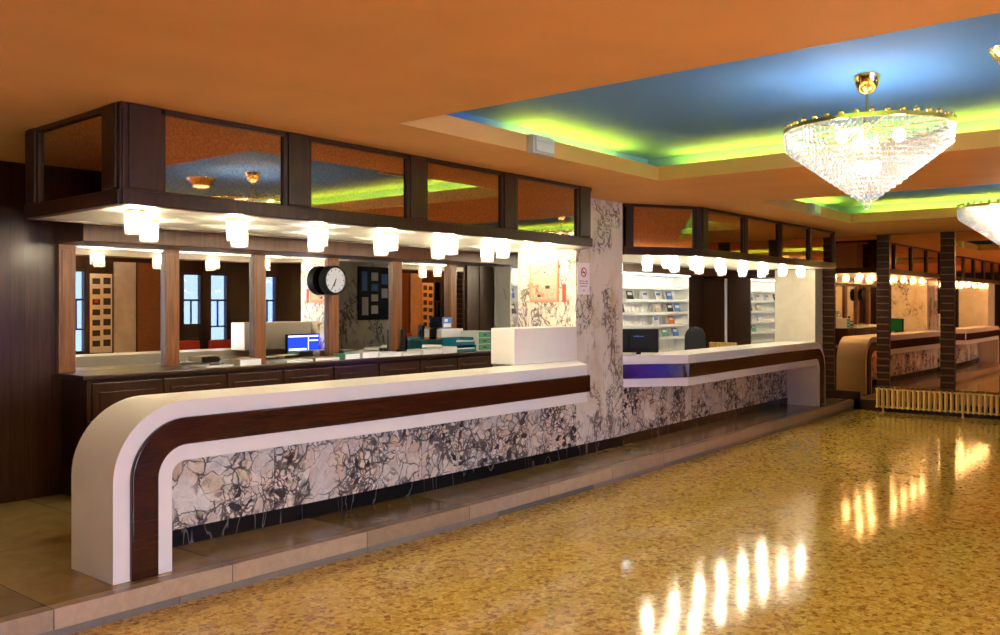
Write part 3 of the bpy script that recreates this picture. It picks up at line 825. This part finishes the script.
obj('brass_cone', MB().lathe([(.0001,0),(.17,0),(.165,-.01),(.11,-.085),(.10,-.09),(.0001,-.088)], (5.9,.92,ZCF), 28), M['brass'], g)
obj('glass_lens', MB().lathe([(.095,-.089),(.08,-.1),(.0001,-.104)], (5.9,.92,ZCF), 24), M['goldlamp'], g)
# emergency lights on the recess lips
for x, w in ((5.76,'nearer'),(11.9,'farther')):
    e = thing('emergency_light', 'white emergency light box on the lip of the %s ceiling recess' % w, 'lamp', (x,4.3,ZC+.05), 'emergency lights')
    obj('housing', MB().box(x-.14,x+.14,4.25,4.319,3.055,3.205,.008), M['housing'], e)
    obj('diffuser', MB().box(x-.12,x+.12,4.225,4.252,3.07,3.19,.01), M['diffuser'], e)
    obj('clip', MB().box(x-.125,x+.125,4.222,4.235,3.145,3.152), M['housing'], e)

# ------------------------------------------------------------------ pictures and notices
def yz_sheet(nm, x, y0, y1, z0, z1, th, m, parent): return obj(nm, MB().box(x-th,x,y0,y1,z0,z1,.001), m, parent)
# framed map on the column's left face
p = thing('framed_map', 'framed pale street map with red border on the lit side of the column', 'picture', (CX0,5.95,1.9))
a0,a1,z0,z1 = 5.84,6.24,1.88,2.36
yz_sheet('frame', CX0, a0,a1,z0,z1,.02, simple('red_frame',(.72,.27,.15),.5), p)
mp_, nt, b = mat('map_print'); setb(b,None,.5)
c = coords(nt); v = N(nt,'ShaderNodeTexVoronoi',{0:c,'Scale':22.0},feature='DISTANCE_TO_EDGE')
n1 = N(nt,'ShaderNodeTexNoise',{0:c,'Scale':9.0,'Detail':2.0})
cl = ramp(nt,n1.outputs[0],[(.35,(.30,.36,.24)),(.55,(.42,.37,.24)),(.7,(.5,.12,.04))])
nt.links.new(mix(nt,ramp(nt,v.outputs[0],[(.02,(1,1,1)),(.06,(0,0,0))]),cl,(.5,.48,.4)),b.inputs['Base Color'])
yz_sheet('map_sheet', CX0-.02, a0+.025,a1-.025,z0+.03,z1-.03,.003, mp_, p)
mk = MB()
for (yy,zz,r) in ((5.98,2.05,.03),(6.1,1.95,.02),(6.02,2.22,.015)): mk.box(CX0-.026,CX0-.022,yy-r,yy+r,zz-r*.6,zz+r*.6)
obj('map_mark', mk, M['darkp'], p)
tag(yz_sheet('notice_sheet', CX0, 5.74,5.79,1.88,2.08,.004, M['redp'], None), 'narrow red notice beside the framed map on the column side', 'notice')
# no smoking notice on the column's front face
yf = YM-.065
s = thing('notice', 'white no smoking notice on the front of the marble column', 'notice', (CX0+.13,yf,1.95))
def fx(nm, x0,x1,z0,z1,th,m,parent): return obj(nm, MB().box(x0,x1,yf-th,yf,z0,z1), m, parent)
nx0, nx1, nz0, nz1 = CX0+.025, CX0+.265, 1.965, 2.32
fx('sheet', nx0,nx1,nz0,nz1,.006,M['paper'],s)
nc, nz = (nx0+nx1)/2, nz1-.105
obj('prohibition_ring', MB().lathe([(.042,yf-.0085),(.055,yf-.0085),(.055,yf-.006),(.042,yf-.006),(.042,yf-.0085)],(nc,0,nz),28,'y')
    .box(-.046,.046,-.0012,.0012,-.005,.005,M=Matrix.Translation((nc,yf-.0078,nz))@Matrix.Rotation(math.radians(45),4,'Y')), M['redp'], s)
obj('cigarette_sign', MB().box(nc-.035,nc+.03,yf-.0072,yf-.006,nz-.006,nz+.006), M['darkp'], s)
tx = MB()
for zz, segs in ((nz-.10,(.05,.03,.06)),(nz-.125,(.03,.07,.04)),(nz-.155,(.06,.05)),(nz-.205,(.04,))):
    W = sum(segs)+.012*(len(segs)-1); xx = nc-W/2
    for L in segs: tx.box(xx,xx+L,yf-.0072,yf-.006,zz-.004,zz+.004); xx += L+.012
obj('text_line', tx, simple('purple_ink',(.28,.1,.16),.6), s)
# board with papers on the back of the column (seen in the mirrors)
nb = thing('notice_board', 'dark notice board with pale papers on the back of the marble column', 'board', (8.9,6.43,1.6))
obj('board', MB().box(8.56,9.17,6.431,6.455,1.63,2.4,.004), M['plastic'], nb)
for i,(x0,z0,w,h) in enumerate(((8.62,2.05,.1,.28),(8.62,1.7,.12,.26),(8.80,2.2,.13,.12),(8.80,2.05,.13,.1),(8.80,1.9,.13,.1),(8.80,1.72,.13,.12),(9.0,2.15,.12,.15),(9.0,1.95,.12,.14))):
    tag(obj('pinned_sheet', MB().box(x0,x0+w,6.456,6.459,z0,z0+h), M['housing'] if i%3 else M['bluep']), 'sheet pinned to the dark board behind the column, %s' % ('tall one at its left edge, upper','tall one at its left edge, lower','topmost of the middle','second of the middle','third of the middle','lowest of the middle','upper at its right','lower at its right')[i], 'paper', 'papers on the notice board')

# ------------------------------------------------------------------ office things
def monitor(lab, c, rz, w, h, scr, name='computer_monitor', base_z=1.0):
    t = thing(name, lab, 'monitor', (c[0],c[1],base_z)); t.rotation_euler.z = 0
    R_ = Matrix.Translation((c[0],c[1],0)) @ Matrix.Rotation(rz,4,'Z')       # screen faces local -Y
    z0 = c[2]-h/2
    obj('case', MB().box(-w/2,w/2,-.02,.025,z0,z0+h,.006,M=R_).box(-w/4,w/4,.02,.05,z0+.05,z0+h-.08,.01,M=R_), M['plastic'], t)
    obj('screen', MB().box(-w/2+.015,w/2-.015,-.0225,-.02,z0+.02,z0+h-.015,M=R_), scr, t)
    obj('stand', MB().box(-.03,.03,.0,.04,base_z+.012,z0+.08,.004,M=R_).box(-.11,.11,-.07,.1,base_z+.001,base_z+.016,.004,M=R_), M['plastic'], t)
    return t, R_, z0
t, R_, z0 = monitor('computer monitor with blue screen, seen in the mirror behind the left counter', (7.92,6.0,1.27), PI, .56, .34, M['screen'])
o = obj('screen_window', MB().box(-.26,.262,-.0236,-.0226,z0+.30,z0+.32,M=R_).box(-.05,.25,-.0236,-.0226,z0+.115,z0+.14,M=R_).box(-.26,-.1,-.0236,-.0226,z0+.24,z0+.255,M=R_).box(-.09,-.08,-.0236,-.0226,z0+.03,z0+.3,M=R_), M['screenw'], t)
yaw = -math.radians(50.76)
t, R_, z0 = monitor('black computer monitor seen from behind on the right counter desk', (10.28,6.03,1.375), yaw+PI, .53, .31, M['screeng'])
lg = MB()
for xx,w,h in ((-.06,.018,.016),(-.035,.03,.01),(.0,.04,.018),(.045,.024,.012)): lg.box(xx,xx+w,.0505,.052,z0+.205,z0+.205+h,M=R_)
lg2 = obj('logo', lg, simple('blue_logo',(.08,.16,.6),.4), t)
# chairs behind the right counter
def office_chair(x, y, rz, lab, top=1.5):
    t = thing('office_chair', lab, 'chair', (x,y,ZP), 'office chairs behind the right counter')
    B = Matrix.Translation((x,y,ZP))@Matrix.Rotation(rz,4,'Z')
    zt = top-ZP
    pts = []
    for i in range(13):
        a = PI*i/12; pts.append((.17*math.cos(a), zt-.14+.14*math.sin(a)))
    pts = [(.2,.62)]+pts+[(-.2,.62)]
    bk = MB().prism(pts,'y',.2,.27,bev=.02).rot(B); obj('backrest', bk, M['fabric'], t)
    obj('seat', MB().box(-.24,.24,-.24,.22,.44,.52,.03).rot(B), M['fabric'], t)
    obj('back_bar', MB().box(-.04,.04,.2,.24,.42,.8).rot(B), M['plastic'], t)
    obj('gas_column', MB().cyl((0,0,.08),(0,0,.45),.03).rot(B), M['chrome'], t)
    for k in range(5):
        a = 2*PI*k/5
        l = obj('leg', MB().cyl((0,0,.1),(.27*math.cos(a),.27*math.sin(a),.07),.022,.014,n=10).rot(B), M['plastic'], t)
        obj('caster', MB().lathe([(.0001,-.012),(.028,-.012),(.028,.012),(.0001,.012)],(.27*math.cos(a),.27*math.sin(a),.029),14,'x').rot(B), M['plastic'], l)
office_chair(13.15, 6.8, 2.6, 'black high backed office chair showing above the right counter', 1.5)
# things on the back cabinet
ZW = 1.2455
def book(x, y, w, d, h, rz, cov, lab, name='paper_stack', cat='papers', z=ZW, group='papers on the back cabinet'):
    t = thing(name, lab, cat, (x,y,z), group)
    B = Matrix.Translation((x,y,z))@Matrix.Rotation(rz,4,'Z')
    obj('sheets', MB().box(-w/2+.004,w/2-.004,-d/2+.004,d/2-.004,.002,h-.003).rot(B), M['paper'], t)
    obj('cover', MB().box(-w/2,w/2,-d/2,d/2,h-.003,h).box(-w/2,w/2,-d/2,d/2,0,.002).box(-w/2,-w/2+.004,-d/2,d/2,0,h).rot(B), cov, t)
    return t
book(4.98,7.72,.34,.24,.012,.1,M['paper'],'thin white booklet lying open on the cabinet near its left end')
book(5.32,7.66,.24,.22,.06,-.1,M['beigep'],'thick pale pad on the cabinet beside the open booklet')
pen = thing('pen', 'dark pen lying on the open booklet near the cabinet left end', 'pen', (5.0,7.68,ZW+.013))
obj('barrel', MB().cyl((4.9,7.64,ZW+.02),(5.03,7.67,ZW+.02),.006,n=8), M['darkp'], pen); obj('cap', MB().cyl((5.03,7.67,ZW+.02),(5.08,7.68,ZW+.02),.0075,n=8), M['chrome'], pen)
book(5.95,7.72,.36,.25,.02,.05,M['paper'],'flat white papers on the cabinet left of the clock')
book(6.34,7.70,.3,.24,.03,-.2,M['beigep'],'cream sheets on the cabinet below the clock')
book(6.62,7.62,.22,.2,.06,.0,M['green'],'small green and white pad on the cabinet under the clock')
book(6.92,7.70,.32,.28,.065,.15,M['paper'],'white paper pile right of the green pad')
book(7.22,7.66,.32,.26,.05,-.1,M['paper'],'white papers on the cabinet below the fourth mirror')
book(7.56,7.66,.34,.26,.035,.1,M['paper'],'flat white papers left of the white brochure pile')
book(7.9,7.64,.36,.28,.06,0,M['paper'],'white brochure pile in front of the teal trays')
book(8.18,7.62,.3,.26,.08,.1,M['paper'],'thick white brochure pile right of the flat papers')
def tray(x, y, lab, mm, h=.055, w=.34, z=ZW, rz=0):
    t = thing('letter_tray', lab, 'tray', (x,y,z), 'teal letter trays')
    B = Matrix.Translation((x,y,z))@Matrix.Rotation(rz,4,'Z')
    obj('tray_shell', MB().box(-w/2,w/2,-.13,.13,0,.006).box(-w/2,-w/2+.006,-.13,.13,0,h).box(w/2-.006,w/2,-.13,.13,0,h).box(-w/2,w/2,.124,.13,0,h).box(-w/2,w/2,-.13,-.124,0,h*.45).rot(B), mm, t)
    obj('paper_fill', MB().box(-w/2+.012,w/2-.012,-.122,.118,.007,h*.6).rot(B), M['paper'], t)
M['tealdark'] = simple('dark_teal', (.005,.07,.085), .4)
tray(8.12,7.86,'dark teal letter tray at the back of the cabinet', M['tealdark'], .16, .38)
tray(8.60,7.72,'teal letter tray, lower of the two stacked on the cabinet', M['teal'], .08, .40)
tray(8.60,7.73,'teal letter tray, upper of the two stacked on the cabinet', M['teal'], .1, .40, ZW+.081, .06)
bx = thing('card_box', 'pale card box of orange trimmed brochures behind the teal trays', 'box', (8.66,7.93,ZW))
obj('box_body', MB().box(8.44,8.86,7.87,7.96,ZW,ZW+.29,.003), M['paper'], bx)
obj('stripe', MB().box(8.438,8.862,7.868,7.962,ZW+.14,ZW+.18).box(8.438,8.862,7.868,7.962,ZW+.06,ZW+.09), M['orangep'], bx, label='orange stripe')
cd = thing('postcard_stand', 'small blue and white postcard standing on the pale card box', 'postcard', (8.6,7.91,ZW+.29))
obj('card', MB().box(8.5,8.68,7.91,7.915,ZW+.291,ZW+.44), M['bluep'], cd)
obj('card_print', MB().box(8.52,8.66,7.9085,7.91,ZW+.31,ZW+.36).box(8.54,8.6,7.9085,7.91,ZW+.38,ZW+.42), M['paper'], cd)
obj('easel', MB().box(8.5,8.68,7.915,7.945,ZW+.291,ZW+.30), M['paper'], cd)
gb = thing('drawer_box', 'white desk drawer box with green fronts beside the cream upstand', 'box', (8.9,7.65,ZW))
obj('box_shell', MB().box(8.80,9.06,7.56,7.86,ZW,ZW+.26,.004), M['paper'], gb)
for k in range(3):
    dd = obj('drawer', MB().box(8.815,9.045,7.55,7.562,ZW+.012+.082*k,ZW+.085+.082*k,.003), M['green'], gb)
    obj('pull', MB().box(8.90,8.96,7.54,7.551,ZW+.04+.082*k,ZW+.055+.082*k,.002), M['darkp'], dd)
ph = thing('desk_phone', 'black telephone handset standing on the cabinet left of the postcard', 'telephone', (7.78,7.9,ZW))
obj('base', MB().box(7.73,7.85,7.84,7.98,ZW,ZW+.05,.008), M['plastic'], ph); obj('handset', MB().box(7.75,7.80,7.88,7.93,ZW+.04,ZW+.3,.015), M['plastic'], ph)

# ------------------------------------------------------------------ entrance side furniture, seen in the mirrors
bd = thing('poster_board', 'white board of small dark pictures between the entrance windows', 'board', (10.52,-5,1.6))
obj('board', MB().box(10.26,10.8,-4.999,-4.97,.7,2.6,.004), M['paper'], bd)
pm = MB(); 
for i in range(7):
    z = .85+.25*i; pm.box(10.31,10.5,-4.969,-4.966,z,z+.14); pm.box(10.58,10.76,-4.969,-4.966,z+.02*(i%2),z+.16)
obj('pictures', pm, M['darkp'], bd); obj('red_dot', MB().box(10.36,10.45,-4.965,-4.963,1.9,1.98), M['redp'], bd)
struct('trim_6', MB().box(10.85,11.4,-4.999,-4.95,.1,2.9,.004), simple('pale_wall',(.62,.64,.68),.6,noise=.15,nscale=3), label='pale wall panel between the entrance windows')
cp = thing('copper_panel', 'copper brown cloth panel right of the entrance window', 'panel', (11.75,-5,1.5))
obj('cloth', MB().box(11.45,12.15,-4.999,-4.96,.0,2.9,.004), M['copper'], cp)
for i, x in enumerate((12.4, 13.3)):
    a = thing('lobby_armchair', 'red lobby armchair by the entrance windows, %s' % ('left','right')[i], 'armchair', (x,-3.9,0), 'red armchairs by the entrance')
    obj('seat', MB().box(x-.3,x+.3,-4.2,-3.6,.16,.44,.04), M['redp'], a); obj('backrest', MB().box(x-.3,x+.3,-4.3,-4.15,.16,.95,.04), M['redp'], a)
    for s_ in (-1,1): obj('armrest', MB().box(x+s_*.3-.05,x+s_*.3+.05,-4.25,-3.6,.16,.62,.03), M['redp'], a)
    for sx_ in (-.26,.26):
        for sy_ in (-4.2,-3.65): obj('leg', MB().cyl((x+sx_,sy_,0),(x+sx_,sy_,.18),.02,n=10), M['wood_dark'], a)

# uplighters added unseen behind the viewpoint as warm fill light
M['fill_light'] = emit('fill_light_glow', (1.0,.78,.48), 270.0)
def fill_uplighter(x, y, lab):
    t = thing('fill_lamp', lab, 'lamp', (x,y,0), 'added brass fill uplighters out of view')
    obj('base', MB().lathe([(.0001,0),(.17,0),(.17,.02),(.05,.04),(.0001,.04)],(x,y,0),28), M['brass'], t)
    obj('pole', MB().cyl((x,y,.04),(x,y,1.72),.016,n=14), M['brass'], t)
    obj('bowl', MB().lathe([(.02,1.70),(.12,1.74),(.21,1.84),(.215,1.84),(.13,1.75),(.02,1.715)],(x,y,0),32), M['brass'], t)
    obj('glow_disc', MB().lathe([(.0001,1.79),(.15,1.79),(.15,1.785),(.0001,1.785)],(x,y,0),24), M['fill_light'], t)
fill_uplighter(-2.2,-2.6,'added brass fill uplighter in the corner far behind the viewpoint')
fill_uplighter(1.2,-3.6,'added brass fill uplighter between the entrance windows behind the viewpoint')
fill_uplighter(8.7,-3.7,'added brass fill uplighter farthest along the entrance wall')
fill_uplighter(4.6,-3.0,'added brass fill uplighter nearest the wide entrance window')

# ------------------------------------------------------------------ light, world, camera
w = bpy.data.worlds.new('daylight'); bpy.context.scene.world = w; w.use_nodes = True
bg = w.node_tree.nodes['Background']; bg.inputs[0].default_value = (.94,.965,1.0,1); bg.inputs[1].default_value = 8.0
for i,(a,b,z) in enumerate(WIN):
    L = bpy.data.lights.new('window_portal','AREA'); L.shape = 'RECTANGLE'; L.size = b-a; L.size_y = 2.7-z
    L.cycles.is_portal = True
    o = bpy.data.objects.new('window_portal', L); C.objects.link(o); o.location = ((a+b)/2,-5.18,(2.7+z)/2); o.rotation_euler = (math.radians(-90),0,PI)
    o.rotation_euler = (math.radians(90),0,0)
cam = bpy.data.cameras.new('camera'); co = bpy.data.objects.new('camera', cam); C.objects.link(co)
cam.sensor_width = 36; cam.lens = 889/1000*36; cam.shift_y = -.0125; cam.clip_start = .05
co.location = (0,0,1.847); co.rotation_euler = (PI/2,0,-math.radians(50.76))
sc = bpy.context.scene; sc.camera = co
sc.view_settings.view_transform = 'Standard'; sc.view_settings.look = 'None'; sc.view_settings.gamma = 1; sc.view_settings.exposure = 1.35
sc.view_settings.use_curve_mapping = False
cy = sc.cycles
cy.max_bounces = 10; cy.glossy_bounces = 7; cy.diffuse_bounces = 5; cy.transparent_max_bounces = 40; cy.transmission_bounces = 6
cy.use_denoising = True; cy.sample_clamp_indirect = 10.0; cy.caustics_reflective = False; cy.caustics_refractive = False; cy.blur_glossy = .5
